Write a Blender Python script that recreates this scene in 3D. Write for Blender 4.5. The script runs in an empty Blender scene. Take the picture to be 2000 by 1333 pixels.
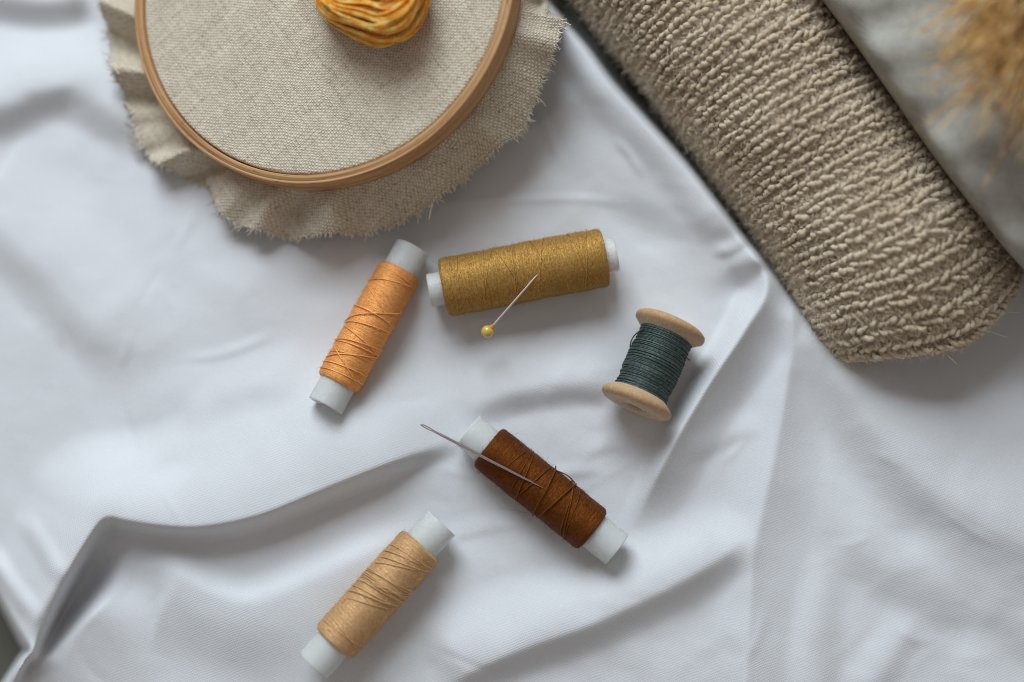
import bpy, math, random
import numpy as np
from mathutils import Matrix, Vector

random.seed(7); rng = np.random.default_rng(7)
MM = 0.001
scene = bpy.context.scene
COL = scene.collection

# ------------------------------------------------------------------ camera model (millimetres, y up in the picture)
D = 420.0; TH = math.radians(6.0); F = 50 / 36 * 2000; ZF = 8.0
CAM = np.array([0.0, -D * math.sin(TH), D * math.cos(TH) + ZF])
cT, sT = math.cos(TH), math.sin(TH)

def P(px, py, z=0.0):
    """world point (mm) on the plane z that the plan position (px, py) of the 2000 x 1333 picture falls on"""
    px = np.asarray(px, float); py = np.asarray(py, float)
    x = (px - 1000) / F; y = -(py - 666.5) / F
    dy = y * cT + sT; dz = y * sT - cT
    t = (z - CAM[2]) / dz
    return np.stack([CAM[0] + x * t, CAM[1] + dy * t, np.broadcast_to(np.asarray(z, float), t.shape) + 0 * t], -1)

def proj(x, y, z):
    X = x - CAM[0]; Y = y - CAM[1]; Z = z - CAM[2]
    yc = Y * cT + Z * sT; zc = -Y * sT + Z * cT
    return 1000 + F * X / -zc, 666.5 - F * yc / -zc

def mm_per_px(z):
    return (D - (z - ZF)) / F

# ------------------------------------------------------------------ object helpers
def mesh_obj(name, V, faces, mat, parent=None, smooth=True, uv=None):
    """V in mm. faces: list of int arrays (n,3) / (n,4)"""
    me = bpy.data.meshes.new(name)
    V = np.asarray(V, np.float32) * MM
    if isinstance(faces, np.ndarray): faces = [faces]
    faces = [np.asarray(f, np.int32) for f in faces if len(f)]
    loops = np.concatenate([f.ravel() for f in faces])
    sizes = np.concatenate([np.full(len(f), f.shape[1], np.int32) for f in faces])
    starts = np.concatenate([[0], np.cumsum(sizes)[:-1]]).astype(np.int32)
    me.vertices.add(len(V)); me.vertices.foreach_set('co', V.ravel())
    me.loops.add(len(loops)); me.loops.foreach_set('vertex_index', loops)
    me.polygons.add(len(sizes)); me.polygons.foreach_set('loop_start', starts)
    me.polygons.foreach_set('use_smooth', np.full(len(sizes), smooth))
    if uv is not None:
        l = me.uv_layers.new(name='UVMap')
        l.data.foreach_set('uv', np.asarray(uv, np.float32)[loops].ravel())
    me.update(calc_edges=True); me.validate()
    me.materials.append(mat)
    o = bpy.data.objects.new(name, me); COL.objects.link(o)
    if parent: o.parent = parent
    return o

def empty(name, loc=(0, 0, 0), axes=None):
    o = bpy.data.objects.new(name, None); COL.objects.link(o); o.empty_display_size = .01
    M = Matrix.Identity(4)
    if axes is not None:
        for c in range(3):
            for r in range(3): M[r][c] = float(axes[c][r])
    M.translation = Vector([float(v) * MM for v in loc])
    o.matrix_world = M
    return o

def tag(o, label=None, cat=None, group=None, kind=None):
    if label: o['label'] = label
    if cat: o['category'] = cat
    if group: o['group'] = group
    if kind: o['kind'] = kind
    return o

def grid_faces(nu, nv, closed_u=False, closed_v=False):
    iu = np.arange(nu if closed_u else nu - 1); iv = np.arange(nv if closed_v else nv - 1)
    a, b = np.meshgrid(iu, iv, indexing='ij'); a = a.ravel(); b = b.ravel()
    a2 = (a + 1) % nu; b2 = (b + 1) % nv
    return np.stack([a * nv + b, a2 * nv + b, a2 * nv + b2, a * nv + b2], 1)

class MB:
    """collects tubes into one mesh"""
    def __init__(s): s.V = []; s.Fs = []; s.n = 0; s.UV = []
    def add(s, V, Fq, uv=None):
        s.V.append(np.asarray(V, float)); s.Fs.append(np.asarray(Fq) + s.n); s.n += len(V)
        s.UV.append(np.zeros((len(V), 2)) if uv is None else uv)
    def tube(s, pts, r, sides=6, closed=False):
        s.tubes(np.asarray(pts, float)[None], np.broadcast_to(np.asarray(r, float), (1, len(pts))), sides, closed)
    def tubes(s, PT, R, sides=6, closed=False):
        """PT (m,n,3) paths, R (m,n) radii"""
        PT = np.asarray(PT, float); m, n, _ = PT.shape
        if closed: T = np.roll(PT, -1, 1) - np.roll(PT, 1, 1)
        else: T = np.gradient(PT, axis=1)
        T /= np.linalg.norm(T, axis=2, keepdims=True) + 1e-12
        up = np.zeros((m, 1, 3)); up[..., 2] = 1
        Tm = np.abs(T[..., 2]).mean(1) > .9
        up[Tm] = [1, 0, 0]
        A = np.cross(T, up); nn = np.linalg.norm(A, axis=2, keepdims=True)
        A = np.where(nn > 1e-6, A / (nn + 1e-12), np.array([1., 0, 0]))
        B = np.cross(A, T)
        th = np.linspace(0, 2 * math.pi, sides, endpoint=False)
        V = PT[:, :, None] + R[:, :, None, None] * (A[:, :, None] * np.cos(th)[:, None] + B[:, :, None] * np.sin(th)[:, None])
        f = grid_faces(n, sides, closed, True)
        FF = (f[None] + (np.arange(m) * n * sides)[:, None, None]).reshape(-1, 4)
        L = np.concatenate([np.zeros((m, 1)), np.cumsum(np.linalg.norm(np.diff(PT, axis=1), axis=2), 1)], 1)
        uv = np.stack([np.broadcast_to(L[:, :, None], (m, n, sides)), np.broadcast_to(th / (2 * math.pi), (m, n, sides))], -1).reshape(-1, 2)
        s.add(V.reshape(-1, 3), FF, uv)
    def build(s, name, mat, parent=None, uv=False):
        return mesh_obj(name, np.concatenate(s.V), np.concatenate(s.Fs), mat, parent, True, np.concatenate(s.UV) if uv else None)

def catmull(pts, n):
    pts = np.asarray(pts, float)
    p = np.vstack([2 * pts[0] - pts[1], pts, 2 * pts[-1] - pts[-2]])
    seg = np.linalg.norm(np.diff(pts[:, :2], axis=0), axis=1); cum = np.concatenate([[0], np.cumsum(seg)])
    q = np.linspace(0, cum[-1], n); i = np.clip(np.searchsorted(cum, q, 'right') - 1, 0, len(pts) - 2)
    t = ((q - cum[i]) / (seg[i] + 1e-12))[:, None]
    a, b, c, d = p[i], p[i + 1], p[i + 2], p[i + 3]
    return .5 * (2 * b + (c - a) * t + (2 * a - 5 * b + 4 * c - d) * t ** 2 + (3 * b - a - 3 * c + d) * t ** 3)

def sstep(x): x = np.clip(x, 0, 1); return x * x * (3 - 2 * x)

# ------------------------------------------------------------------ material helpers
class NT:
    def __init__(s, name):
        s.m = bpy.data.materials.new(name); s.m.use_nodes = True; s.t = s.m.node_tree
        s.b = s.t.nodes['Principled BSDF']
    def n(s, typ, **kw):
        o = s.t.nodes.new(typ)
        for k, v in kw.items(): setattr(o, k, v)
        return o
    def l(s, a, b): s.t.links.new(a, b)
    def val(s, sock, v):
        if hasattr(v, 'is_output') or isinstance(v, bpy.types.NodeSocket): s.l(v, sock)
        else: sock.default_value = v
    def math(s, op, a, b=None, c=None, clamp=False):
        o = s.n('ShaderNodeMath', operation=op, use_clamp=clamp); s.val(o.inputs[0], a)
        if b is not None: s.val(o.inputs[1], b)
        if c is not None: s.val(o.inputs[2], c)
        return o.outputs[0]
    def coord(s, which='Object', scale=1000.0, rot=0.0, sc3=None):
        c = s.n('ShaderNodeTexCoord'); mp = s.n('ShaderNodeMapping')
        mp.inputs['Scale'].default_value = sc3 or (scale,) * 3
        mp.inputs['Rotation'].default_value = (0, 0, rot)
        s.l(c.outputs[which], mp.inputs['Vector']); return mp.outputs[0]
    def noise(s, vec, scale, detail=2.0, rough=.5, sc3=None):
        if sc3:
            mp = s.n('ShaderNodeMapping'); mp.inputs['Scale'].default_value = sc3; s.l(vec, mp.inputs['Vector']); vec = mp.outputs[0]
        o = s.n('ShaderNodeTexNoise'); s.l(vec, o.inputs['Vector']); o.inputs['Scale'].default_value = scale
        o.inputs['Detail'].default_value = detail; o.inputs['Roughness'].default_value = rough
        return o.outputs['Fac']
    def ramp(s, fac, stops):
        o = s.n('ShaderNodeValToRGB'); e = o.color_ramp.elements
        while len(e) < len(stops): e.new(.5)
        for k, (p, c) in enumerate(stops): e[k].position = p; e[k].color = (*c, 1) if len(c) == 3 else c
        s.l(fac, o.inputs['Fac']); return o.outputs['Color']
    def bump(s, h, strength, dist):
        o = s.n('ShaderNodeBump'); o.inputs['Strength'].default_value = strength; o.inputs['Distance'].default_value = dist * MM
        s.l(h, o.inputs['Height']); s.l(o.outputs[0], s.b.inputs['Normal']); return o
    def set(s, **kw):
        for k, v in kw.items():
            s.val(s.b.inputs[k.replace('_', ' ')], v)
        return s

def weave(k, vec, pitch, wob=.35):
    """height of a plain weave, vec in mm"""
    nz = k.n('ShaderNodeTexNoise'); k.l(vec, nz.inputs['Vector']); nz.inputs['Scale'].default_value = .16; nz.inputs['Detail'].default_value = 2
    sub = k.n('ShaderNodeVectorMath', operation='SUBTRACT'); k.l(nz.outputs['Color'], sub.inputs[0]); sub.inputs[1].default_value = (.5, .5, .5)
    mul = k.n('ShaderNodeVectorMath', operation='SCALE'); k.l(sub.outputs[0], mul.inputs[0]); mul.inputs['Scale'].default_value = wob * 6
    add = k.n('ShaderNodeVectorMath', operation='ADD'); k.l(vec, add.inputs[0]); k.l(mul.outputs[0], add.inputs[1])
    sp = k.n('ShaderNodeSeparateXYZ'); k.l(add.outputs[0], sp.inputs[0])
    w = math.pi / pitch
    su = k.math('SINE', k.math('MULTIPLY', sp.outputs[0], w)); sv = k.math('SINE', k.math('MULTIPLY', sp.outputs[1], w))
    chk = k.math('MULTIPLY', su, sv)
    thr = k.math('ADD', k.math('ABSOLUTE', su), k.math('ABSOLUTE', sv))
    return k.math('ADD', k.math('MULTIPLY', chk, .5), k.math('MULTIPLY', thr, .35)), add.outputs[0]

def mat_sheet():
    k = NT('white_cotton'); v = k.coord('Object', 1000, math.radians(24))
    h, w = weave(k, v, .5, .22)
    n1 = k.noise(v, .05, 3); n2 = k.noise(v, 1.5, 3, .6)
    th = k.noise(v, 1, 2, .6, (.25, 2.2, 1)); th2 = k.noise(v, 1, 2, .6, (2.2, .25, 1))
    hh = k.math('ADD', h, k.math('MULTIPLY', k.math('ADD', th, th2), .9))
    col = k.ramp(k.math('ADD', k.math('MULTIPLY', n1, .5), k.math('MULTIPLY', n2, .5)), [(.3, (.685, .70, .725)), (.7, (.74, .755, .78))])
    k.l(col, k.b.inputs['Base Color'])
    k.set(Roughness=.95, Specular_IOR_Level=.12)
    k.bump(hh, .5, .11)
    return k.m

def mat_linen():
    k = NT('natural_linen'); v = k.coord('Object', 1000, math.radians(-38))
    h, w = weave(k, v, .62, .3)
    th = k.noise(w, 1, 3, .65, (.12, 1.5, 1)); th2 = k.noise(w, 1, 3, .65, (1.5, .12, 1))
    f = k.math('ADD', k.math('MULTIPLY', k.math('ADD', th, th2), .36), k.math('MULTIPLY', h, .25))
    sl = k.noise(w, .9, 3, .7)
    f = k.math('ADD', f, k.math('MULTIPLY', sl, .22))
    col = k.ramp(f, [(.36, (.25, .19, .12)), (.48, (.50, .425, .315)), (.62, (.68, .605, .48)), (.80, (.82, .76, .65))])
    k.l(col, k.b.inputs['Base Color'])
    k.set(Roughness=.95, Specular_IOR_Level=.1)
    k.bump(k.math('ADD', h, k.math('MULTIPLY', k.math('ADD', th, th2), 1.2)), .9, .22)
    return k.m

def mat_linen_thread():
    k = NT('linen_thread'); v = k.coord('Object', 1000)
    k.l(k.ramp(k.noise(v, .8, 2), [(.3, (.62, .56, .45)), (.7, (.84, .79, .69))]), k.b.inputs['Base Color'])
    k.set(Roughness=.85, Specular_IOR_Level=.2); return k.m

def mat_beech():
    k = NT('beech_wood'); c = k.n('ShaderNodeUVMap'); v = c.outputs[0]
    g = k.noise(v, 1, 4, .6, (.035, 2.2, 1)); g2 = k.noise(v, 1, 2, .5, (.01, .5, 1))
    f = k.math('ADD', k.math('MULTIPLY', g, .6), k.math('MULTIPLY', g2, .4))
    col = k.ramp(f, [(.34, (.20, .088, .03)), (.45, (.43, .22, .09)), (.56, (.56, .325, .15)), (.70, (.70, .46, .25))])
    fl = k.noise(v, 1, 1, .5, (.22, 1.6, 1)); fm = k.math('MULTIPLY', k.math('GREATER_THAN', fl, .68), .6)
    mx = k.n('ShaderNodeMix', data_type='RGBA'); k.l(fm, mx.inputs['Factor']); k.l(col, mx.inputs['A']); mx.inputs['B'].default_value = (.19, .08, .03, 1)
    k.l(mx.outputs['Result'], k.b.inputs['Base Color'])
    k.set(Roughness=.5, Specular_IOR_Level=.35); k.bump(g, .35, .15); return k.m

def mat_spool_wood():
    k = NT('turned_wood'); v = k.coord('Object', 1000)
    g = k.noise(v, 1, 4, .6, (.10, 1.3, 1.3))
    col = k.ramp(g, [(.3, (.48, .345, .215)), (.5, (.62, .485, .34)), (.72, (.71, .59, .45))])
    # rim: end grain reads warmer; UV y carries a rim mask
    u = k.n('ShaderNodeUVMap'); sp = k.n('ShaderNodeSeparateXYZ'); k.l(u.outputs[0], sp.inputs[0])
    rim = k.math('MULTIPLY', sp.outputs[1], k.noise(v, 1.4, 3, .7), clamp=True)
    mx = k.n('ShaderNodeMix', data_type='RGBA'); k.l(k.math('MULTIPLY', rim, 1.5, clamp=True), mx.inputs['Factor']); k.l(col, mx.inputs['A']); mx.inputs['B'].default_value = (.47, .26, .11, 1)
    k.l(mx.outputs['Result'], k.b.inputs['Base Color'])
    k.set(Roughness=.6, Specular_IOR_Level=.3); k.bump(k.noise(v, 1, 4, .7, (.4, 4, 4)), .5, .12); return k.m

def mat_thread(name, dark, mid, light, rough=.5, sheen=.15, pitch=.28):
    k = NT(name); v = k.coord('Object', 1000)
    n = k.noise(v, 1, 3, .7, (3.6, 1.5, 1.5)); n2 = k.noise(v, 1.2, 4, .65)
    col = k.ramp(k.math('ADD', k.math('MULTIPLY', n, .6), k.math('MULTIPLY', n2, .4)), [(.3, dark), (.5, mid), (.7, light)])
    k.l(col, k.b.inputs['Base Color'])
    sp = k.n('ShaderNodeSeparateXYZ'); k.l(v, sp.inputs[0])
    fz = k.noise(v, 4.5, 3, .7)
    k.set(Roughness=rough, Sheen_Weight=sheen * .2, Sheen_Roughness=.35, Specular_IOR_Level=.6, Metallic=.38); k.l(col, k.b.inputs['Specular Tint'])
    k.bump(k.math('ADD', n, k.math('MULTIPLY', fz, .8)), .7, .16); return k.m

def mat_plain(name, col, rough=.5, metal=0., **kw):
    k = NT(name); v = k.coord('Object', 1000)
    n = k.noise(v, .6, 3)
    k.l(k.ramp(n, [(.3, tuple(c * .93 for c in col)), (.7, tuple(min(1, c * 1.05) for c in col))]), k.b.inputs['Base Color'])
    k.set(Roughness=rough, Metallic=metal, **kw); return k.m

def mat_plastic():
    k = NT('milky_plastic'); v = k.coord('Object', 1000)
    n = k.noise(v, .25, 2)
    k.l(k.ramp(n, [(.3, (.85, .885, .87)), (.7, (.89, .92, .905))]), k.b.inputs['Base Color'])
    k.set(Roughness=.45, Subsurface_Weight=.5, Subsurface_Radius=(1, 1, 1), Subsurface_Scale=.004, Transmission_Weight=.38, IOR=1.35)
    sp = k.n('ShaderNodeSeparateXYZ'); k.l(v, sp.inputs[0])
    k.bump(k.math('SINE', k.math('MULTIPLY', sp.outputs[0], 9.0)), .12, .08)
    return k.m

def mat_wool():
    k = NT('beige_wool'); v = k.coord('Object', 1000)
    n = k.noise(v, .55, 4, .7); n2 = k.noise(v, .05, 2); n3 = k.noise(v, 3.2, 4, .75)
    f = k.math('ADD', k.math('ADD', k.math('MULTIPLY', n, .5), k.math('MULTIPLY', n2, .25)), k.math('MULTIPLY', n3, .25))
    k.l(k.ramp(f, [(.34, (.52, .395, .245)), (.5, (.79, .655, .475)), (.66, (.94, .85, .69))]), k.b.inputs['Base Color'])
    k.set(Roughness=.95, Sheen_Weight=.12, Sheen_Roughness=.5, Specular_IOR_Level=.08)
    k.bump(k.math('ADD', n3, n), .9, .5); return k.m

def mat_fuzz():
    k = NT('wool_fibre'); v = k.coord('Object', 1000)
    k.l(k.ramp(k.noise(v, .4, 2), [(.3, (.72, .60, .45)), (.7, (.93, .84, .70))]), k.b.inputs['Base Color'])
    k.set(Roughness=.9, Specular_IOR_Level=.1); return k.m

def mat_greycloth():
    k = NT('grey_linen'); v = k.coord('Object', 1000)
    n = k.noise(v, .12, 5, .7)
    k.l(k.ramp(n, [(.3, (.29, .28, .24)), (.7, (.46, .445, .40))]), k.b.inputs['Base Color'])
    h, w = weave(k, v, .6, .3)
    k.set(Roughness=.95, Specular_IOR_Level=.2); k.bump(h, .5, .15); return k.m

def mat_straw():
    k = NT('dry_straw'); v = k.coord('Object', 1000)
    n = k.noise(v, .22, 3, .6)
    k.l(k.ramp(n, [(.34, (.24, .10, .02)), (.47, (.70, .38, .10)), (.60, (.97, .72, .32))]), k.b.inputs['Base Color'])
    k.set(Roughness=.6, Sheen_Weight=.2); return k.m

def mat_floss():
    k = NT('orange_floss'); v = k.coord('Object', 1000)
    n = k.noise(v, .35, 3, .6)
    k.l(k.ramp(n, [(.34, (.96, .31, .025)), (.5, (.99, .47, .065)), (.66, (1.0, .70, .26))]), k.b.inputs['Base Color'])
    k.set(Roughness=.5, Sheen_Weight=.05, Specular_IOR_Level=.3, Subsurface_Weight=.55, Subsurface_Radius=(1, .6, .25), Subsurface_Scale=.0015)
    u = k.n('ShaderNodeUVMap'); mp = k.n('ShaderNodeMapping'); mp.inputs['Scale'].default_value = (2.2, 2, 1); k.l(u.outputs[0], mp.inputs[0])
    w = k.n('ShaderNodeTexWave'); w.inputs['Scale'].default_value = .6; k.l(mp.outputs[0], w.inputs['Vector']); w.bands_direction = 'DIAGONAL'
    k.bump(w.outputs['Fac'], .5, .15); return k.m

M_sheet = mat_sheet(); M_linen = mat_linen(); M_lthread = mat_linen_thread(); M_beech = mat_beech(); M_swood = mat_spool_wood()
M_plastic = mat_plastic(); M_wool = mat_wool(); M_fuzz = mat_fuzz(); M_grey = mat_greycloth(); M_straw = mat_straw(); M_floss = mat_floss()

# ------------------------------------------------------------------ white sheet: a height field of folds
GX0, GX1, GY0, GY1, GS = -420, 2420, -380, 1720, 3.2
gx = np.arange(GX0, GX1 + 1, GS); gy = np.arange(GY0, GY1 + 1, GS)
PX, PY = np.meshgrid(gx, gy, indexing='xy')            # rows = y

def dist(poly, n=260, pad=None):
    """signed distance (positive to the right of the direction of travel, y down) and 0..1 position along poly"""
    p = catmull(np.asarray(poly, float)[:, :2], n) if len(poly) > 2 else np.linspace(np.array(poly[0][:2], float), np.array(poly[-1][:2], float), 8)
    if pad is None: sl = (slice(None), slice(None))
    else:
        x0, y0 = p.min(0) - pad; x1, y1 = p.max(0) + pad
        sl = (slice(max(0, int((y0 - GY0) / GS)), max(1, int((y1 - GY0) / GS) + 2)), slice(max(0, int((x0 - GX0) / GS)), max(1, int((x1 - GX0) / GS) + 2)))
    X = PX[sl].astype(np.float32); Y = PY[sl].astype(np.float32)
    # nearest sample, then the exact distance to the two segments beside it
    seg = np.diff(p, axis=0); ln = np.linalg.norm(seg, axis=1); cum = np.concatenate([[0], np.cumsum(ln)])
    best = np.full(X.shape, 1e18, np.float32); bi = np.zeros(X.shape, np.int32)
    for i in range(len(p)):
        d = (X - p[i, 0]) ** 2 + (Y - p[i, 1]) ** 2
        m = d < best; np.copyto(best, d, where=m); bi[m] = i
    D_ = np.full(X.shape, 1e9); S_ = np.ones(X.shape); T_ = np.zeros(X.shape)
    for o in (-1, 0):
        j = np.clip(bi + o, 0, len(seg) - 1)
        tx = seg[j, 0] / ln[j]; ty = seg[j, 1] / ln[j]; dx = X - p[j, 0]; dy = Y - p[j, 1]
        t = np.clip(dx * tx + dy * ty, 0, ln[j]); d = np.hypot(dx - t * tx, dy - t * ty); m = d < D_
        D_ = np.where(m, d, D_); S_ = np.where(m, np.where(tx * dy - ty * dx >= 0, 1.0, -1.0), S_); T_ = np.where(m, (cum[j] + t) / cum[-1], T_)
    return D_ * S_, T_, sl

def prof(x, p=1.0): return .5 + .5 * np.cos(math.pi * np.clip(x, 0, 1) ** p)

Z = np.zeros(PX.shape)
def ridge(poly, h, wl, wr, taper=(.15, .15), pl=1.0, pr=1.0, cusp=None):
    """a fold whose crest runs along poly; wl / wr: width of its left and right flank in picture units"""
    global Z
    d, t, sl = dist(poly, pad=max(np.max(wl), np.max(wr)) + 8)
    hs = np.asarray(h, float) if np.ndim(h) else np.array([h, h], float)
    H = np.interp(t, np.linspace(0, 1, len(hs)), hs)
    if taper[0] > 0: H = H * sstep(t / taper[0])
    if taper[1] > 0: H = H * sstep((1 - t) / taper[1])
    WL = np.interp(t, np.linspace(0, 1, np.size(wl)), np.atleast_1d(wl)); WR = np.interp(t, np.linspace(0, 1, np.size(wr)), np.atleast_1d(wr))
    if cusp: Z[sl] += H * np.where(d < 0, np.clip(1 + d / WL, 0, 1) ** cusp[0], np.clip(1 - d / WR, 0, 1) ** cusp[1])
    else: Z[sl] += H * np.where(d < 0, prof(-d / WL, pl), prof(d / WR, pr))

def blob(cx, cy, rx, ry, h, rot=0.0):
    global Z
    c, s = math.cos(math.radians(rot)), math.sin(math.radians(rot))
    u = ((PX - cx) * c + (PY - cy) * s) / rx; v = (-(PX - cx) * s + (PY - cy) * c) / ry
    Z = Z + h * np.exp(-(u * u + v * v))

def smooth(A, k):
    for ax in (0, 1):
        r = int(3 * k); g = np.exp(-.5 * (np.arange(-r, r + 1) / k) ** 2); g /= g.sum()
        Ap = np.pad(A, [(r, r) if a == ax else (0, 0) for a in (0, 1)], mode='edge')
        out = np.zeros_like(A)
        for j, w in enumerate(g):
            out += w * (Ap[j:j + A.shape[0], :] if ax == 0 else Ap[:, j:j + A.shape[1]])
        A = out
    return A

# --- broad lie of the cloth
Z += -15 * sstep((480 - PX) / 700)
dk, tk, bk = dist([(925, -200), (1005, -80), (1094, 40), (1147, 102), (1197, 170), (1273, 254), (1345, 334), (1455, 476), (1498, 532), (1610, 672), (1700, 760)])
Z += -39 * sstep((-dk - 2) / 26) * sstep((135 + dk) / 60) * sstep((1 - tk) / .36)              # trench along the knit's left edge, dug deep so the gap goes dark
Z += -8 * sstep((PX - 1600) / 300) * sstep((850 - PY) / 250)
# --- F1: big fold that runs along the knit, steep towards it
ridge([(925, -200), (1005, -80), (1094, 40), (1147, 102), (1197, 170), (1273, 254), (1345, 334), (1455, 476), (1498, 532)], [9, 9.5, 9.5, 9, 8], [40, 40, 40, 40], [200, 190, 180, 130], (0, .06), cusp=(1.3, 1.5))
ridge([(1080, 60), (1180, 180), (1256, 264), (1326, 344), (1432, 480)], 1.8, [45, 45], [50, 55, 50], (0, .1))
# --- F2: its continuation curling down past the wooden spool
ridge([(1462, 470), (1497, 560), (1452, 650), (1388, 745), (1328, 845), (1275, 945), (1232, 1050)], [6, 11, 11, 10.5, 9, 5], [90, 95, 80, 80, 70], [60, 50, 36, 30, 36], (.08, .25), cusp=(1.5, 1.1))
ridge([(1470, 560), (1430, 650), (1368, 745), (1308, 845), (1255, 945)], 1.6, 34, 26, (.15, .25))
# --- F3: thin upright crease
ridge([(1545, 545), (1548, 650), (1532, 780), (1510, 900), (1488, 1000), (1468, 1120), (1452, 1400)], [3.5, 5.5, 4.5, 4.5, 4.5, 4], [60, 90, 120, 150], [70, 90, 80, 40], (.1, .0), cusp=(1.5, 1.5))
# --- F4: low diagonal fold under the brown spool
ridge([(850, 1345), (1000, 1275), (1130, 1228), (1260, 1170), (1380, 1105), (1480, 1030)], [4, 6.5, 7, 7, 6.5, 4], [170, 140, 120], [55, 62, 70, 65], (.1, .12), 1.1, .75)
# --- F5 + F7: one long edge: up the hanging tip at the left, then along the ledge across the left half
ridge([(62, 1278), (92, 1215), (132, 1130), (172, 1055), (205, 1014), (245, 1018), (300, 1027), (390, 1031), (500, 1010), (620, 962), (740, 912), (850, 868), (930, 835)],
      [16, 17, 16.5, 15.5, 14, 13, 12.5, 12.5, 12, 10.5, 8.5, 5], [110, 140, 160, 220, 290, 300, 300, 270, 180], [18, 22, 24, 24, 24, 26, 30, 36, 48], (.0, .2), 1.1, 1.0)
# --- F6: soft continuation above the brown spool
ridge([(880, 800), (980, 765), (1090, 745), (1180, 745), (1260, 770)], [2, 4, 4, 3], [130, 110], [60, 60], (.2, .3))
# lower layer rising again at the right of the deep wedge
ridge([(20, 1362), (80, 1300), (150, 1228), (215, 1168), (255, 1110)], [3, 7, 7, 3], [36, 36, 40], [190, 170], (0, .3), cusp=(1.0, 1.3))
ridge([(72, 1282), (128, 1192), (185, 1112), (232, 1050)], [-1, -6, -7, -4], 46, 50, (.1, .3))
# the bare corner beyond the tip, and the rolled lip beside it
def half(ax, ay, bx, by): L = math.hypot(bx - ax, by - ay); return ((bx - ax) * (PY - ay) - (by - ay) * (PX - ax)) / L
dc = np.minimum(half(-80, 1020, 60, 1272), half(60, 1272, -60, 1440))
Z += -60 * sstep(dc / 20)
ridge([(-60, 1030), (10, 1130), (85, 1232)], 2.6, 32, 26, (.2, .3))
ridge([(40, 1000), (90, 1080), (130, 1150)], 1.6, 30, 30, (.3, .3))
# lower shelf that rises again from the shade under the ledge
ridge([(262, 1120), (330, 1120), (420, 1168), (500, 1184), (620, 1135), (740, 1078), (880, 1005)], [5, 4.5, 4.5, 4, 3], [60, 70, 60], [160, 160], (.15, .3))
# --- F8/F9/F10: soft, out of focus folds at the left edge
ridge([(-120, 215), (0, 195), (70, 165), (140, 160), (200, 195), (270, 240), (330, 260)], [7.5, 7.5, 7, 6.5, 5, 4], [150, 140, 120], [95, 85, 80], (0, .2))
ridge([(-60, -40), (40, -10), (110, -5), (180, -30)], [7, 7, 5], 90, [75, 75], (0, .2))
ridge([(-60, 395), (20, 455), (120, 555), (210, 660), (280, 760)], [3.5, 5, 4.5, 3], [190, 170], [85, 95, 80], (.05, .3))
ridge([(330, 815), (420, 770), (520, 745), (620, 735)], [1.5, 1.5], 90, 60, (.3, .3))
# --- F12: wide diagonal fold at lower right and its neighbours
ridge([(1545, 560), (1590, 650), (1680, 790), (1790, 925), (1900, 1010), (2050, 1080), (2300, 1180)], [4, 7, 7.5, 7.5, 7, 6], [150, 200, 200], [65, 120, 130, 120], (.12, 0), 1.0, .85)
ridge([(1590, 900), (1700, 1060), (1830, 1130), (2000, 1190), (2200, 1250)], [1.5, 3, 3, 3], [120, 110], [90, 120], (.3, 0))
ridge([(1700, 1330), (1745, 1270), (1795, 1190)], [2.0, 1.7, 1.0], [70, 60], [50, 45], (0, .35))
ridge([(1590, 1400), (1588, 1280), (1600, 1150), (1630, 1060)], [2.6, 2.2, 1.2], [60, 50], [70, 60], (0, .35))
ridge([(1950, 1400), (1900, 1300), (1880, 1220)], [2.5, 1.5], 70, 90, (0, .4))
# --- small dents and pressed creases
ridge([(820, 402), (940, 393), (1080, 390), (1160, 392), (1235, 402)], .55, 14, 10, (.3, .25))
ridge([(1195, 265), (1225, 300), (1262, 355)], .8, 14, 9, (.35, .35)); ridge([(1035, 190), (1065, 250), (1108, 345)], .5, 16, 9, (.35, .35))
ridge([(330, 705), (430, 695), (520, 662), (545, 640)], .45, 20, 10, (.35, .3))
ridge([(1385, 492), (1425, 490), (1470, 462)], 1.2, 26, 14, (.3, .3))
ridge([(1020, 960), (1110, 925), (1200, 920)], .5, 30, 16, (.3, .3)); ridge([(1120, 900), (1190, 870), (1240, 880)], .5, 36, 20, (.3, .3))
ridge([(840, 1060), (960, 1030), (1080, 1010)], .5, 40, 18, (.3, .3)); ridge([(1330, 900), (1420, 850), (1500, 830)], .9, 50, 30, (.3, .3))
blob(330, 130, 160, 260, -4.0); blob(330, 915, 40, 22, -1.2, -30); blob(470, 560, 90, 60, 1.2); blob(640, 560, 60, 40, -1.5); blob(1260, 450, 90, 40, -1.5, 30)
rc = np.random.default_rng(404)
for i in range(26):
    cx = rc.uniform(60, 1950); cy = rc.uniform(380, 1320); a = rc.normal() * .5 + rc.choice([.5, -.9, 1.6]); L = rc.uniform(60, 190)
    p0 = np.array([cx, cy]); d = np.array([math.cos(a), math.sin(a)]); nrm = np.array([-d[1], d[0]]); q = rc.normal() * .10 * L
    ridge([tuple(p0 - d * L / 2), tuple(p0 + nrm * q), tuple(p0 + d * L / 2)], rc.uniform(.18, .5) * rc.choice([1, 1, -1]), rc.uniform(10, 22), rc.uniform(7, 13), (.4, .4), cusp=(1.5, 1.2))
blob(640, 1270, 110, 90, 2.2); blob(845, 1040, 90, 70, -2.0)
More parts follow.
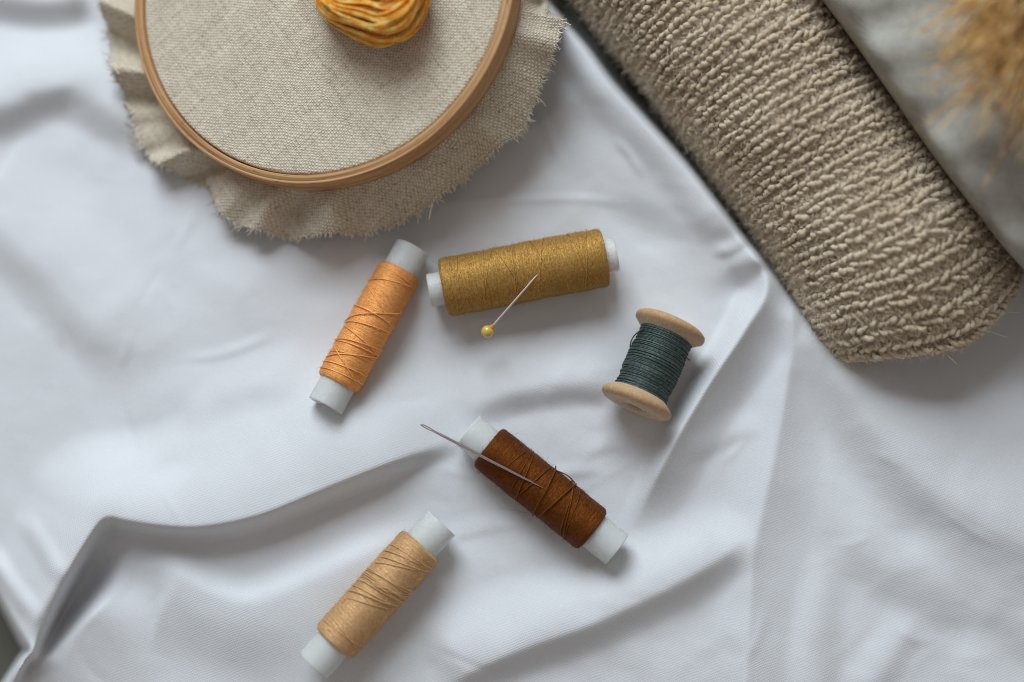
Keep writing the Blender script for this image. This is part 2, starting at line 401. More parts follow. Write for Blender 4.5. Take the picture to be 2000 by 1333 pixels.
def fnoise(cell, ang, stretch, seed):
    """smooth random field in plan, cell in picture units"""
    r = np.random.default_rng(seed); c, s_ = math.cos(math.radians(ang)), math.sin(math.radians(ang))
    u = (PX * c + PY * s_) / (cell * stretch) + 40; v = (-PX * s_ + PY * c) / cell + 60
    g = r.normal(size=(160, 160)); iu = np.floor(u).astype(int); iv = np.floor(v).astype(int); fu = sstep(u - iu); fv = sstep(v - iv)
    iu %= 159; iv %= 159
    return (g[iu, iv] * (1 - fu) + g[iu + 1, iv] * fu) * (1 - fv) + (g[iu, iv + 1] * (1 - fu) + g[iu + 1, iv + 1] * fu) * fv
mask = .35 + .65 * sstep(fnoise(260, 20, 1.3, 90) * .6 + .5)
Z += mask * (.38 * fnoise(110, 28, 1.6, 91) + .24 * (1 - np.abs(fnoise(85, -35, 1.5, 92)) * 1.3) + .18 * fnoise(44, 60, 1.4, 93) + .05 * fnoise(18, 10, 1.5, 94))
for i in range(40):
    cx = rng.uniform(-100, 2100); cy = rng.uniform(-50, 1400); r = rng.uniform(30, 120)
    blob(cx, cy, r * rng.uniform(.25, .6), r * rng.uniform(.9, 1.8), rng.normal() * .2, rng.uniform(0, 180))
Z = smooth(Z, 1.5)
ZB = smooth(Z, 1)   # broad level of the cloth
GP = P(PX, PY, ZB); GXW, GYW = GP[..., 0], GP[..., 1]

def _bil(A, px, py):
    fx = np.clip((px - GX0) / GS, 0, len(gx) - 1.001); fy = np.clip((py - GY0) / GS, 0, len(gy) - 1.001)
    ix = fx.astype(int); iy = fy.astype(int); ax = fx - ix; ay = fy - iy
    return (A[iy, ix] * (1 - ax) + A[iy, ix + 1] * ax) * (1 - ay) + (A[iy + 1, ix] * (1 - ax) + A[iy + 1, ix + 1] * ax) * ay
def zsheet(x, y):
    x = np.asarray(x, float); y = np.asarray(y, float); zb = np.full(x.shape, 4.0)
    for _ in range(4):
        px, py = proj(x, y, zb); zb = _bil(ZB, px, py)
    px, py = proj(x, y, zb)
    return _bil(Z, px, py)

def build_sheet():
    V = np.stack([GXW, GYW, Z], -1).reshape(-1, 3)
    f = grid_faces(len(gy), len(gx))[:, ::-1]
    zc = Z.ravel()[f].mean(1)
    pxc = PX.ravel()[f].mean(1); pyc = PY.ravel()[f].mean(1)
    keep = ~((dc.ravel()[f].mean(1) > 16) | ((zc < -27) & (pxc > 900)))  # sheet also cut open in the trench: dark board below stands in for shade
    o = mesh_obj('white_sheet', V, f[keep], M_sheet)
    tag(o, 'rumpled white cotton sheet spread under all the sewing things', 'sheet', kind='structure')
build_sheet()
mt = mat_plain('dark_board', (.10, .095, .075), .8)
c = P(np.array([GX0 - 1500, GX1 + 1500, GX1 + 1500, GX0 - 1500]), np.array([GY1 + 1200, GY1 + 1200, GY0 - 1500, GY0 - 1500]), -42.0)
tag(mesh_obj('table', c, np.array([[0, 1, 2, 3]]), mt, smooth=False), 'dark surface seen below the hanging corner of the sheet', 'table', kind='structure')

# ------------------------------------------------------------------ embroidery hoop
def build_hoop():
    Rin, W, H = 57.0, 3.7, 9.0
    ax_, ay_ = .25, -.02
    n = np.array([-ax_, -ay_, 1]); n /= np.linalg.norm(n)
    c = np.array([-57.6, 106.4, 21.0]) * 1.0
    # same picture position as the fitted height of 13 mm
    pp = proj(-58.2, 106.6, 13.1); c = P(pp[0], pp[1], 23.5)
    Rin *= (D - 23.5 + ZF) / (D - 13.1 + ZF)
    e1 = np.cross([0, 1, 0], n); e1 /= np.linalg.norm(e1); e2 = np.cross(n, e1)
    root = empty('embroidery_hoop', c - n * H, (e1, e2, n))
    tag(root, 'round wooden embroidery hoop holding frayed beige linen, cut by the top edge', 'embroidery hoop')
    NA = 360; a = np.linspace(0, 2 * math.pi, NA, endpoint=False)
    def ring(prof_):
        pr = np.array(prof_); V = np.zeros((NA, len(pr), 3)); UVs = np.zeros((NA, len(pr), 2))
        s = np.concatenate([[0], np.cumsum(np.linalg.norm(np.diff(pr, axis=0), axis=1))])
        for j, (r, z) in enumerate(pr):
            wob = .08 * np.sin(3 * a + j) + .05 * np.sin(7 * a + 2)
            V[:, j] = np.stack([(r + wob) * np.cos(a), (r + wob) * np.sin(a), np.full(NA, z) + .06 * np.sin(5 * a)], -1)
            UVs[:, j] = np.stack([a * Rin, np.full(NA, s[j])], -1)
        return V.reshape(-1, 3), grid_faces(NA, len(pr), True, True), UVs.reshape(-1, 2)
    b = .5
    # outer hoop (the ring one sees); its bore is a little wider than the inner hoop
    V, f, uv = ring([(Rin + .9, H - .1), (Rin + 1.2, H), (Rin + W * .70, H), (Rin + W * .74, H - .22), (Rin + W * .79, H - .02), (Rin + W - .5, H), (Rin + W - .15, H - .15), (Rin + W, H - .5), (Rin + W, .5), (Rin + W - .5, 0), (Rin + .95, 0), (Rin + .9, .3)])
    mesh_obj('outer_ring', V, f[:, ::-1], M_beech, root, True, uv)
    V, f, uv = ring([(Rin - 2.2, H - 1.5), (Rin - .2, H - 1.5), (Rin - .2, .4), (Rin - 2.2, .4)])
    mesh_obj('inner_ring', V, f[:, ::-1], M_beech, root, True, uv)
    # linen: drum, tuck between the rings and the loose frayed border, one sheet
    outl = catmull([(300, -330), (225, -160), (205, -40), (206, 30), (214, 90), (226, 135), (243, 190), (262, 245), (285, 298), (322, 330), (368, 345), (402, 362),
                    (420, 395), (446, 430), (500, 449), (570, 461), (680, 458), (760, 441), (830, 407), (900, 352), (962, 300), (1020, 250), (1046, 195), (1064, 140),
                    (1088, 88), (1102, 10), (1104, -70), (1060, -220), (960, -380), (640, -480), (400, -420), (300, -330)], 1440)[:-1]
    cpx, cpy = proj(*c)
    ang_px = np.arctan2(-(outl[:, 1] - cpy), outl[:, 0] - cpx)
    NT_ = 720; A = np.linspace(-math.pi, math.pi, NT_, endpoint=False)
    o = np.argsort(ang_px); OX = np.interp(A, ang_px[o], outl[o, 0], period=2 * math.pi); OY = np.interp(A, ang_px[o], outl[o, 1], period=2 * math.pi)
    Rw = np.stack([e1, e2, n], 1)
    base = c - n * H
    def loc2w(L): return base + L @ Rw.T
    # angle in ring plane ~ angle in picture
    rows = []
    for r in np.concatenate([np.linspace(.02, 1, 40) * (Rin - .6)]):
        rows.append(np.stack([r * np.cos(A), r * np.sin(A), np.full(NT_, H - .75) - .5 * (r / Rin < 0)], -1))
    for r, z in [(Rin - .1, H - .8), (Rin + .25, H - 1.0), (Rin + .45, H - 1.6), (Rin + .45, 1.0), (Rin + .5, -.3), (Rin + .9, -.8)]:
        rows.append(np.stack([r * np.cos(A), r * np.sin(A), np.full(NT_, z)], -1))
    inner_w = loc2w(rows[-1])
    # border end: picture outline -> world at the height of sheet + lift
    lift = np.interp(np.degrees(A), [-180, -150, -130, -115, -100, -80, -60, -40, -20, 0, 30, 90, 150, 180], [4, 4, 4, 4.5, 7, 9, 11, 15, 18, 20, 20, 11, 5, 4])
    zo = np.full(NT_, 5.0)
    for _ in range(4):
        w = P(OX, OY, zo); zo = zsheet(w[:, 0], w[:, 1]) + lift
    k1 = 1.7 * np.interp(np.degrees(A), [-180, -90, -60, -30, 40, 180], [1.0, .75, .5, .3, .3, 1.0])
    wave = 1.2 * k1 * (1.5 * np.sin(16 * A + .6 + .6 * np.sin(2 * A)) + 1.2 * np.sin(25 * A + 2 + .8 * np.sin(3 * A)) + .5 * np.sin(41 * A))
    # the fold that tucks in at the lower left
    tuck = np.exp(-((np.degrees(A) + 118.5) / 3.2) ** 2)
    outer_w = P(OX, OY, zo)
    jit = rng.normal(size=NT_) * .22
    outer_w[:, :2] += (outer_w[:, :2] - c[:2]) / np.linalg.norm(outer_w[:, :2] - c[:2], axis=1, keepdims=True) * jit[:, None]
    NB = 26
    inv = Rw
    border = []
    for j in range(1, NB + 1):
        s = j / NB
        q = inner_w * (1 - s) + outer_w * s
        q[:, 2] = inner_w[:, 2] + (outer_w[:, 2] - inner_w[:, 2]) * s ** 1.5 + wave * math.sin(math.pi * min(s, .62)) * 1.25 + tuck * (-2.0 * s + 3.0 * math.sin(math.pi * s))
        zs = zsheet(q[:, 0], q[:, 1])
        q[:, 2] = np.where(q[:, 2] < zs + .5, zs + .5 + .15 * (q[:, 2] - zs) * 0, q[:, 2])
        border.append(q)
        rows.append((q - base) @ Rw)
    V = np.concatenate(rows); f = grid_faces(len(rows), NT_, False, True)
    Vc = np.vstack([V, [[0, 0, H - .75]]]); fan = np.stack([np.full(NT_, len(V)), np.arange(NT_), (np.arange(NT_) + 1) % NT_], 1)
    lin = mesh_obj('linen_cloth', Vc, [f[:, ::-1], fan], M_linen, root)
    # frayed threads along the border
    mb = MB(); edge = border[-1]; inn = border[-4]
    for i in range(1700):
        t = rng.uniform(0, NT_); k = int(t); fr = t - k; k2 = (k + 1) % NT_
        p = edge[k] * (1 - fr) + edge[k2] * fr; q = inn[k]
        d = p - q; d /= np.linalg.norm(d)
        ad = math.degrees(A[k])
        base_l = 1.05
        if -52 < ad < -22: base_l = 1.0
        if -150 < ad < -132: base_l = 2.0
        L = base_l * rng.gamma(2.2, .42)
        if rng.random() < .006: L *= 2.2
        g = np.array([-d[1], d[0], 0])
        # threads follow the weave directions, so their lean changes round the rim
        side = rng.normal() * .45
        pts = []
        for s in np.linspace(-.35, 1, 6):
            pts.append(p + d * L * s + g * (side * L * max(s, 0) ** 1.6) + np.array([0, 0, .25 * rng.normal() * max(s, 0) - .35 * L * max(s, 0) ** 2 * (.4 + rng.random() * .5)]))
        pts = np.array(pts); pts[:, 2] = np.maximum(pts[:, 2], zsheet(pts[:, 0], pts[:, 1]) + .15)
        mb.tube((pts - base) @ Rw, np.linspace(.25, .13, 6) * rng.uniform(.7, 1.2), 4)
    for (px, py, tx, ty, k) in [(1008, 262, 1033, 249, 2), (1022, 222, 1042, 215, 2), (1030, 205, 1056, 193, 2), (1035, 215, 1046, 200, 1), (232, 145, 212, 128, 1), (236, 158, 216, 148, 1), (240, 168, 214, 160, 1), (262, 250, 247, 240, 1), (255, 215, 246, 200, 1), (845, 398, 838, 428, 1), (792, 425, 788, 442, 1), (445, 425, 448, 440, 1), (458, 438, 462, 450, 1), (790, 428, 786, 440, 1)]:
        for q in range(k):
            j = np.argmin(np.hypot(OX - px, OY - py)); z0 = edge[j][2]
            s = np.linspace(0, 1, 9)[:, None]
            a0 = P(px, py, z0); a1 = P(tx + rng.normal() * 2, ty + rng.normal() * 2, z0 - 1.2)
            pts = a0 * (1 - s) + a1 * s; pts[:, 1] += .5 * np.sin(s[:, 0] * 3 + q) ; pts[:, 2] += .5 * np.sin(s[:, 0] * 3.1)
            mb.tube((pts - base) @ Rw, np.linspace(.3, .16, 9), 5)
    fe = mb.build('frayed_edge', M_lthread, lin); fe['kind'] = 'stuff'
    return c, n, e1, e2, H, root
hc, hn, he1, he2, hH, hoop = build_hoop()

def hoop_z(x, y, off=0.0):
    """height of the linen drum under (x, y)"""
    p0 = hc - hn * .75
    return p0[2] + (-(x - p0[0]) * hn[0] - (y - p0[1]) * hn[1]) / hn[2] + off

# ------------------------------------------------------------------ skein of floss on the linen
def build_skein():
    cw = P(735, -20, 22.0); zb = float(hoop_z(cw[0], cw[1]))
    base = np.array([cw[0], cw[1], zb]); root = empty('floss_skein', base)
    tag(root, 'looped skein of orange yellow embroidery floss lying on the hooped linen', 'embroidery floss')
    mb = MB(); PTS = []; RR = []
    for i in range(140):
        u = rng.random(); lay = rng.random()
        # each strand comes down at the left, turns at the bottom and goes up at the right
        depth = 84 - 150 * u + rng.normal() * 2.5
        xl = 606 + 105 * u * rng.uniform(.4, 1.0) + rng.normal() * 5
        xr = 826 - 105 * u * rng.uniform(.3, 1.0) + rng.normal() * 4
        xm = 742 + rng.normal() * 7 + 10 * (1 - u)
        sk = rng.normal() * 5
        path = [(xl - 40 + rng.normal() * 8, -260), (xl - 16 + rng.normal() * 6, -150), (xl + 4, -30 + sk - 60 * u), (xl + 30, -20 + (depth + 20) * .5), (xm - 42 + 20 * u, depth - 14), (xm, depth), (xm + 40 - 20 * u, depth - 12 + sk * .2),
                (xr, -20 + (depth + 20) * .5), (xr + 4 + rng.normal() * 5, -25 + sk - 60 * u), (xr - 20 + rng.normal() * 8, -150), (xr - 50 + rng.normal() * 8, -260)]
        p = catmull(path, 44)
        z = 2.0 + 15 * lay * (1 - .35 * u) + .6 * np.sin(np.linspace(0, 7, 44) + rng.uniform(0, 6)) + 1.5 * np.sin(np.linspace(0, math.pi, 44))
        w = P(p[:, 0], p[:, 1], 36.0)
        w[:, 2] = np.maximum(hoop_z(w[:, 0], w[:, 1]) + z, hoop_z(w[:, 0], w[:, 1]) + .5)
        PTS.append(w - base); RR.append(np.full(44, rng.uniform(.34, .47)))
    for (l, dp, r, z0) in [(668, 92, 806, 5.5), (690, 96, 800, 5.0), (676, 86, 812, 7), (700, 90, 792, 6)]:
        p = catmull([(l - 60, -60), (l - 24, 20), (l + 14, dp * .76), ((l + r) / 2 - 14, dp), ((l + r) / 2 + 24, dp * .98), (r - 8, dp * .7), (r + 14, 10), (r + 10, -60)], 44)
        w = P(p[:, 0], p[:, 1], 30.0); w[:, 2] = hoop_z(w[:, 0], w[:, 1]) + z0; PTS.append(w - base); RR.append(np.full(44, .36))
    mb.tubes(np.array(PTS), np.array(RR), 7)
    mb.build('floss_strands', M_floss, root, uv=True)
build_skein()

# ------------------------------------------------------------------ thread spools
def frame_from(A, B):
    X = B - A; X /= np.linalg.norm(X); Zv = np.array([0, 0, 1.0]); Y = np.cross(Zv, X); Y /= np.linalg.norm(Y); Zv = np.cross(X, Y)
    return X, Y, Zv

def lathe(prof_, na=64, closed=False):
    pr = np.asarray(prof_, float); a = np.linspace(0, 2 * math.pi, na, endpoint=False)
    V = np.stack([np.broadcast_to(pr[:, 0][:, None], (len(pr), na)), pr[:, 1][:, None] * np.cos(a), pr[:, 1][:, None] * np.sin(a)], -1)
    return V, grid_faces(len(pr), na, closed, True)

def lie(pa, pb, R, sink=.35, rest=None):
    """ends of the axis of a cylinder of radius R whose ends project to pa, pb, resting on the sheet"""
    zs = np.array([R, R]) + 2.0
    for _ in range(6):
        A = P(*pa, zs[0]); B = P(*pb, zs[1])
        t = np.linspace(0, 1, 25)[:, None]; L = A * (1 - t) + B * t
        sh = zsheet(L[:, 0], L[:, 1]); tt = t[:, 0]
        # supporting line: touches the highest points, tilts by at most the trend of the cloth
        k = np.polyfit(tt, sh, 1)[0]; k = np.clip(k, -3.5, 1.2); off = np.percentile(sh - k * tt, 88)
        zs = np.array([off, off + k]) + R - sink
    return P(*pa, zs[0]), P(*pb, zs[1])

def winding(mb, L, R, x0, passes, pitch, thr, seg=40, bulge=.0, endr=1.6, rj=.09):
    def rad(s):
        u = np.abs(s) / (L / 2); e = np.clip((np.abs(s) - (L / 2 - endr)) / endr, 0, 1)
        return R * (1 + bulge * (1 - u * u)) - endr * .75 * (1 - np.sqrt(np.clip(1 - e * e, 0, 1)))
    ns = 60; s = np.linspace(-L / 2, L / 2, ns)
    pr = [(-L / 2, R * .35)] + [(q, rad(q) - thr * .35) for q in s] + [(L / 2, R * .35)]
    V, f = lathe(pr, 72)
    # slight unevenness of the wound body
    V = V.reshape(len(pr), 72, 3); a = np.linspace(0, 2 * math.pi, 72, endpoint=False)
    un = 1 + .012 * np.sin(3 * a[None] + V[:, :, 0] * .21) + .010 * np.sin(V[:, :, 0] * .8 + 2 * a[None])
    V[..., 1:] *= un[..., None]
    V = V.reshape(-1, 3); V[:, 2] += x0; mb.add(V, f)
    for p in range(passes):
        d = 1 if p % 2 == 0 else -1
        turns = L / pitch; n = int(turns * seg)
        t = np.linspace(0, 1, n)
        sx = (-L / 2 + L * t) * (.985 - .02 * rng.random()) + .35 * np.sin(t * turns * rng.uniform(.2, .9) + rng.uniform(0, 6))
        sx = np.clip(sx, -L / 2 + .05, L / 2 - .05)
        an = d * 2 * math.pi * turns * t + rng.uniform(0, 6.28)
        r = rad(sx) + rng.uniform(-.5, .5) * rj + .02 * np.sin(t * 40 + p)
        r = r * (1 + .012 * np.sin(3 * an + sx * .21) + .010 * np.sin(sx * .8 + 2 * an))
        mb.tube(np.stack([sx, r * np.cos(an), r * np.sin(an) + x0], -1), thr * rng.uniform(.42, .55), 4)
    # fluff
    N = 2600; sx = rng.uniform(-L / 2, L / 2, N); an = rng.uniform(0, math.pi * 2, N); t = np.linspace(0, 1, 5)
    ln = rng.gamma(2, .26, N); d = rng.normal(size=(N, 3))
    rr = rad(sx); p0 = np.stack([sx, rr * np.cos(an), rr * np.sin(an) + x0], -1); nn = np.stack([0 * an, np.cos(an), np.sin(an)], -1)
    dd = d - .6 * nn * (d * nn).sum(1, keepdims=True); dd += .35 * nn
    mb.tubes(p0[:, None] + (ln[:, None] * dd)[:, None] * t[None, :, None], np.full((N, 5), .032), 3)
    return rad

def strand(mb, R, rad, x0, s0, s1, a0, a1, thr, lift=.25, n=60, bend=0.0):
    """a stray thread lying over the winding from (s0, a0) to (s1, a1); angles in degrees, 90 = top"""
    t = np.linspace(0, 1, n); s = s0 + (s1 - s0) * t + bend * np.sin(math.pi * t); a = np.radians(a0 + (a1 - a0) * t)
    r = rad(s) + lift + .25 * thr
    mb.tube(np.stack([s, r * np.cos(a), r * np.sin(a) + x0], -1), thr, 6)

def thread_spool(pa, pb, dia, capa, capb, capd, mat, mats, label, strands, passes, pitch, thr, seed, bulge=.01, end_dark=False):
    global rng
    rng = np.random.default_rng(seed)
    m = mm_per_px(12.0); R = dia * m / 2
    A, B = lie(pa, pb, R)
    L = np.linalg.norm(B - A); X, Y, Zv = frame_from(A, B); Cc = (A + B) / 2
    root = empty('thread_spool', Cc - Zv * R, (X, Y, Zv))
    tag(root, label, 'thread spool', 'thread spools on milky plastic cores')
    mb = MB(); rad = winding(mb, L, R, R, passes, pitch, thr, bulge=bulge)
    wd = mb.build('thread_winding', mat, root)
    if strands:
        ms = MB()
        for st in strands: strand(ms, R, rad, R, *st)
        ms.build('loose_thread', mats, wd)
    # plastic core: a tube that shows at both ends
    la = np.hypot(*(np.array(capa) - np.array(pa))) * m; lb = np.hypot(*(np.array(capb) - np.array(pb))) * m
    r = capd * m / 2; xa = -L / 2 - la; xb = L / 2 + lb
    pr = [(xa + .15, r - 1.3), (xa, r - 1.1), (xa, r - .12), (xa + .12, r)]
    pr += [(q, r) for q in np.linspace(xa + .5, xb - .5, 40)]
    pr += [(xb - .12, r), (xb, r - .12), (xb, r - 1.1), (xb - .15, r - 1.3)] + [(q, r - 1.35) for q in np.linspace(xb - .6, xa + .6, 12)]
    V, f = lathe(pr, 72, True); V = V.reshape(-1, 3).copy(); V[:, 2] += R
    core = mesh_obj('plastic_core', V, f[:, ::-1], M_plastic, root)
    return root, A, B, R, X, Y, Zv

T_or = mat_thread('orange_thread', (.86, .355, .09), (.95, .48, .165), (.98, .61, .26), .45, .25)
T_go = mat_thread('gold_thread', (.34, .175, .04), (.54, .31, .08), (.78, .53, .21), .40, .35)
T_br = mat_thread('brown_thread', (.11, .03, .006), (.185, .058, .012), (.32, .115, .03), .40, .15)
T_ta = mat_thread('tan_thread', (.60, .355, .16), (.75, .485, .25), (.86, .62, .37), .45, .25)
T_gr = mat_thread('green_thread', (.035, .055, .05), (.09, .125, .115), (.20, .25, .235), .42, .1)

spO = thread_spool((659, 751), (781, 530), 88, (640, 796), (811, 486), 72, T_or, T_or, 'light orange thread spool lying just below the frayed linen',
    [(-14.0, -7.0, 20, 165, .17), (-15.5, -13.5, 10, 165, .17), (-8.2, -4.5, 15, 170, .17, .35), (-8.5, -6.5, 20, 170, .17, .3), (-7.0, -3.2, 170, 25, .15), (1.2, -2.4, 165, 15, .17, .3), (3.0, 3.6, 170, 10, .17, .3), (-2.0, 8.0, 10, 165, .17, .3), (2.0, 11.5, 160, 20, .13), (12.0, 16.0, 15, 150, .15), (16.2, 17.6, 160, 20, .15, .1), (-17.4, -16.2, 15, 165, .17, .2), (-17.2, -9.0, 140, 20, .15, .3), (-12, -9, 20, 160, .12)], 24, .95, .13, 11)
spG = thread_spool((865, 563), (1182, 502), 116, (838, 568), (1204, 498), 66, T_go, T_go, 'large mustard gold thread spool with a pin stuck in its top',
    [(-14, -7.5, 150, 20, .13), (-13.5, -10.5, 160, 15, .11), (-4.0, -2.0, 165, 15, .12), (-3.5, -1.4, 160, 15, .12), (2.2, 7.5, 160, 20, .14), (9, 7.5, 160, 20, .11), (16.5, 20.5, 165, 15, .13), (14.5, 19, 15, 165, .11), (-20.5, -18.5, 165, 20, .12), (-22.3, -21, 160, 15, .12), (-22.0, -17, 15, 165, .11), (-9, -2, 15, 120, .1), (3, 9, 15, 160, .1)], 30, 1.15, .12, 12)
spB = thread_spool((952, 872), (1159, 1037), 95, (912, 843), (1206, 1071), 73, T_br, T_br, 'dark brown thread spool with a steel needle under its loose thread',
    [(-3.2, -8.2, 165, 20, .19, .3), (-4.4, -1.5, 160, 30, .17, .3), (3.2, -.5, 165, 10, .21, .7), (4.2, 7.5, 160, 10, .2, .5), (14.6, 5.8, 165, 15, .22, .3), (13.2, 6.2, 165, 20, .18, .2), (7.4, 5.8, 45, 5, .2), (-13, -10, 150, 40, .13), (9, 14, 20, 150, .13), (-9, -6.5, 10, 140, .13), (.6, 7.2, 22, 0, .17, .25 + .5 * np.sin(np.linspace(0, math.pi, 60)))], 24, .95, .13, 13)
spT = thread_spool((651, 1257), (823, 1065), 94, (615, 1299), (863, 1024), 73, T_ta, T_ta, 'pale tan thread spool nearest the bottom edge, tangle of loose threads at its middle',
    [(-1.0, 5.5, 20, 165, .15, .3), (.5, 5.2, 20, 160, .15, .3), (1.5, 4.6, 15, 165, .15, .4), (2.2, 4.4, 15, 160, .15, .3), (-.5, 3.4, 20, 165, .15, .4), (3.0, 7.4, 20, 160, .14, .3), (3.6, 6.6, 15, 170, .15, .3), (-3, 1.4, 15, 150, .15, .3), (-4.6, 0.5, 25, 130, .17, .5), (-6.5, .8, 40, 160, .12), (8.5, 15.2, 30, 165, .14), (10.5, 14.5, 20, 120, .13), (13, 15.8, 20, 160, .13), (-15.2, -12.5, 160, 25, .16), (-15.5, -13.6, 20, 165, .14), (6.2, 12.5, 30, 120, .12), (1.2, 3.2, 20, 165, .14, .5), (-.8, 6.0, 20, 160, .13, .3)], 24, .95, .13, 14)

# wooden spool with dark green thread
def wooden_spool():
    global rng
    rng = np.random.default_rng(21)
    m = mm_per_px(12.0); Rf = 73 * m; Rt = 53 * m
    A, B = lie((1309, 640), (1244, 786), Rf, .5)
    B[2] += 1.0; A[2] -= .5
    A = P(1309, 640, A[2]); B = P(1243, 787, B[2])
    L = np.linalg.norm(B - A); X, Y, Zv = frame_from(A, B); Cc = (A + B) / 2
    root = empty('wooden_spool', Cc - Zv * Rf, (X, Y, Zv))
    tag(root, 'small wooden spool wound with dark green thread, lying against a fold', 'thread spool')
    e = L / 2 + 1.6; hb = 3.0
    def flange(sgn):
        # outer face, rounded rim, cone to the neck
        pr = [(e - .9, hb), (e, hb + .25), (e, Rf - 2.3), (e - .25, Rf - 1.1), (e - .9, Rf - .25), (e - 1.7, Rf), (e - 2.4, Rf - .2), (e - 2.9, Rf - .8), (e - 5.0, Rt * .93), (e - 5.6, Rt * .7), (e - 6.2, hb + 2), (e - 6.2, hb)]
        rim = [0, 0, .0, .55, .9, 1, .95, .6, 0, 0, 0, 0]
        V, f = lathe([(sgn * x, r) for x, r in pr], 80, True)
        uv = np.stack([np.zeros((len(pr), 80)), np.broadcast_to(np.array(rim)[:, None], (len(pr), 80))], -1).reshape(-1, 2)
        V = V.reshape(-1, 3).copy(); V[:, 2] += Rf
        return mesh_obj('flange', V, f if sgn > 0 else f[:, ::-1], M_swood, root, True, uv)
    flange(1); flange(-1)
    pr = [(x, hb) for x in np.linspace(-e + 5, e - 5, 6)] + [(x, hb + 2.5) for x in np.linspace(e - 5, -e + 5, 6)]
    V, f = lathe(pr, 48, True); V = V.reshape(-1, 3).copy(); V[:, 2] += Rf
    mesh_obj('barrel', V, f, M_swood, root, True, np.zeros((len(V), 2)))
    mb = MB(); Lw = 2 * (e - 4.1); thr = .21
    def rad(s): return Rt * (1 + .02 * np.cos(s * .5) - .012 * np.sin(s * .9 + 1))
    s = np.linspace(-Lw / 2, Lw / 2, 40)
    V, f = lathe([(-Lw / 2, Rt * .4)] + [(q, rad(q) - thr * .6) for q in s] + [(Lw / 2, Rt * .4)], 72); V = V.reshape(-1, 3).copy(); V[:, 2] += Rf; mb.add(V, f)
    # close parallel turns
    turns = Lw / .36; n = int(turns * 44); t = np.linspace(0, 1, n); an = 2 * math.pi * turns * t
    sx = -Lw / 2 + Lw * t + .10 * np.sin(an * .37) + .08 * np.sin(an * 1.0 + t * 9)
    r = rad(sx) + .10 * np.sin(an * .31 + 1) * np.sin(an * .057)
    mb.tube(np.stack([sx, r * np.cos(an), r * np.sin(an) + Rf], -1), thr * .95, 5)
    for q in range(9):
        s0 = rng.uniform(-.45, .45) * Lw; t = np.linspace(0, 1, 220); an = 2 * math.pi * 2.5 * t + rng.uniform(0, 6)
        sx = np.clip(s0 + rng.uniform(-2.2, 2.2) * t, -Lw / 2, Lw / 2)
        r = rad(sx) + .22; mb.tube(np.stack([sx, r * np.cos(an), r * np.sin(an) + Rf], -1), thr * .9, 5)
    wd = mb.build('thread_winding', T_gr, root)
    # loose loop at the left side, end stub at the right
    ms = MB()
    def wl(px, py, z): 
        w = P(px, py, z) - (Cc - Zv * Rf); return np.array([w @ X, w @ Y, w @ Zv])
    zc = Cc[2]
    pts = catmull(np.array([wl(1258, 642, zc + 4), wl(1248, 648, zc + 2.4), wl(1238, 657, zc + 1.5), wl(1232, 669, zc + .8), wl(1231, 680, zc + .5), wl(1234, 690, zc + .2)]), 30)
    ms.tube(pts, .2, 6)
    ms.tube(catmull(np.array([wl(1336, 695, zc + 4), wl(1342, 700, zc + 3), wl(1347, 704, zc + 2.2)]), 10), .22, 6)
    ms.build('loose_thread', T_gr, wd)
wooden_spool()

# ------------------------------------------------------------------ pin and needle
def bar_frame(p, q):
    X = q - p; L = np.linalg.norm(X); X /= L; Y = np.cross([0, 0, 1.0], X); Y /= np.linalg.norm(Y); return X, Y, np.cross(X, Y), L

def build_pin():
    _, A, B, R, X, Y, Zv = spG
    t = (1056 - 865) / (1182 - 865); ztop = float((A + (B - A) * t)[2] + R)
    head = P(952, 648, ztop - 4.0); tip = P(1062, 523, ztop - .1)
    x, y, z, L = bar_frame(head, tip)
    root = empty('dressmaking_pin', head, (x, y, z)); tag(root, 'thin straight pin with a pearly yellow ball head, stuck in the gold thread', 'sewing pin')
    m1 = NT('pin_steel'); m1.set(Base_Color=(.92, .76, .82, 1), Metallic=1.0, Roughness=.42)
    v = m1.coord('Object', 1000); m1.bump(m1.noise(v, 2, 2), .1, .02)
    mb = MB(); s = np.linspace(1.4, L, 24); mb.tube(np.stack([s, 0 * s, 0 * s], -1), np.where(s > L - 2.5, .30 * (L - s) / 2.5 + .02, .30), 10); mb.build('pin_shaft', m1.m, root)
    k = NT('pearl_yellow'); k.set(Roughness=.25, Coat_Weight=.6, Coat_Roughness=.15, Sheen_Weight=.2)
    v = k.coord('Object', 1000); k.l(k.ramp(k.noise(v, .5, 2), [(.3, (.62, .40, .05)), (.7, (.70, .48, .09))]), k.b.inputs['Base Color'])
    a = np.linspace(0, math.pi, 24); r = 1.82
    V, f = lathe([(-r * math.cos(q), max(r * math.sin(q), 1e-3)) for q in a], 36); V = V.reshape(-1, 3); hd = mesh_obj('pin_head', V, f[:, ::-1], k.m, root)
    mc = mat_plain('amber_collar', (.60, .23, .03), .3)
    V, f = lathe([(1.25, .3), (1.35, 1.15), (1.75, .85), (2.3, .5), (2.6, .32), (2.6, .2)], 24); c = mesh_obj('pin_collar', V.reshape(-1, 3), f[:, ::-1], mc, hd)
build_pin()

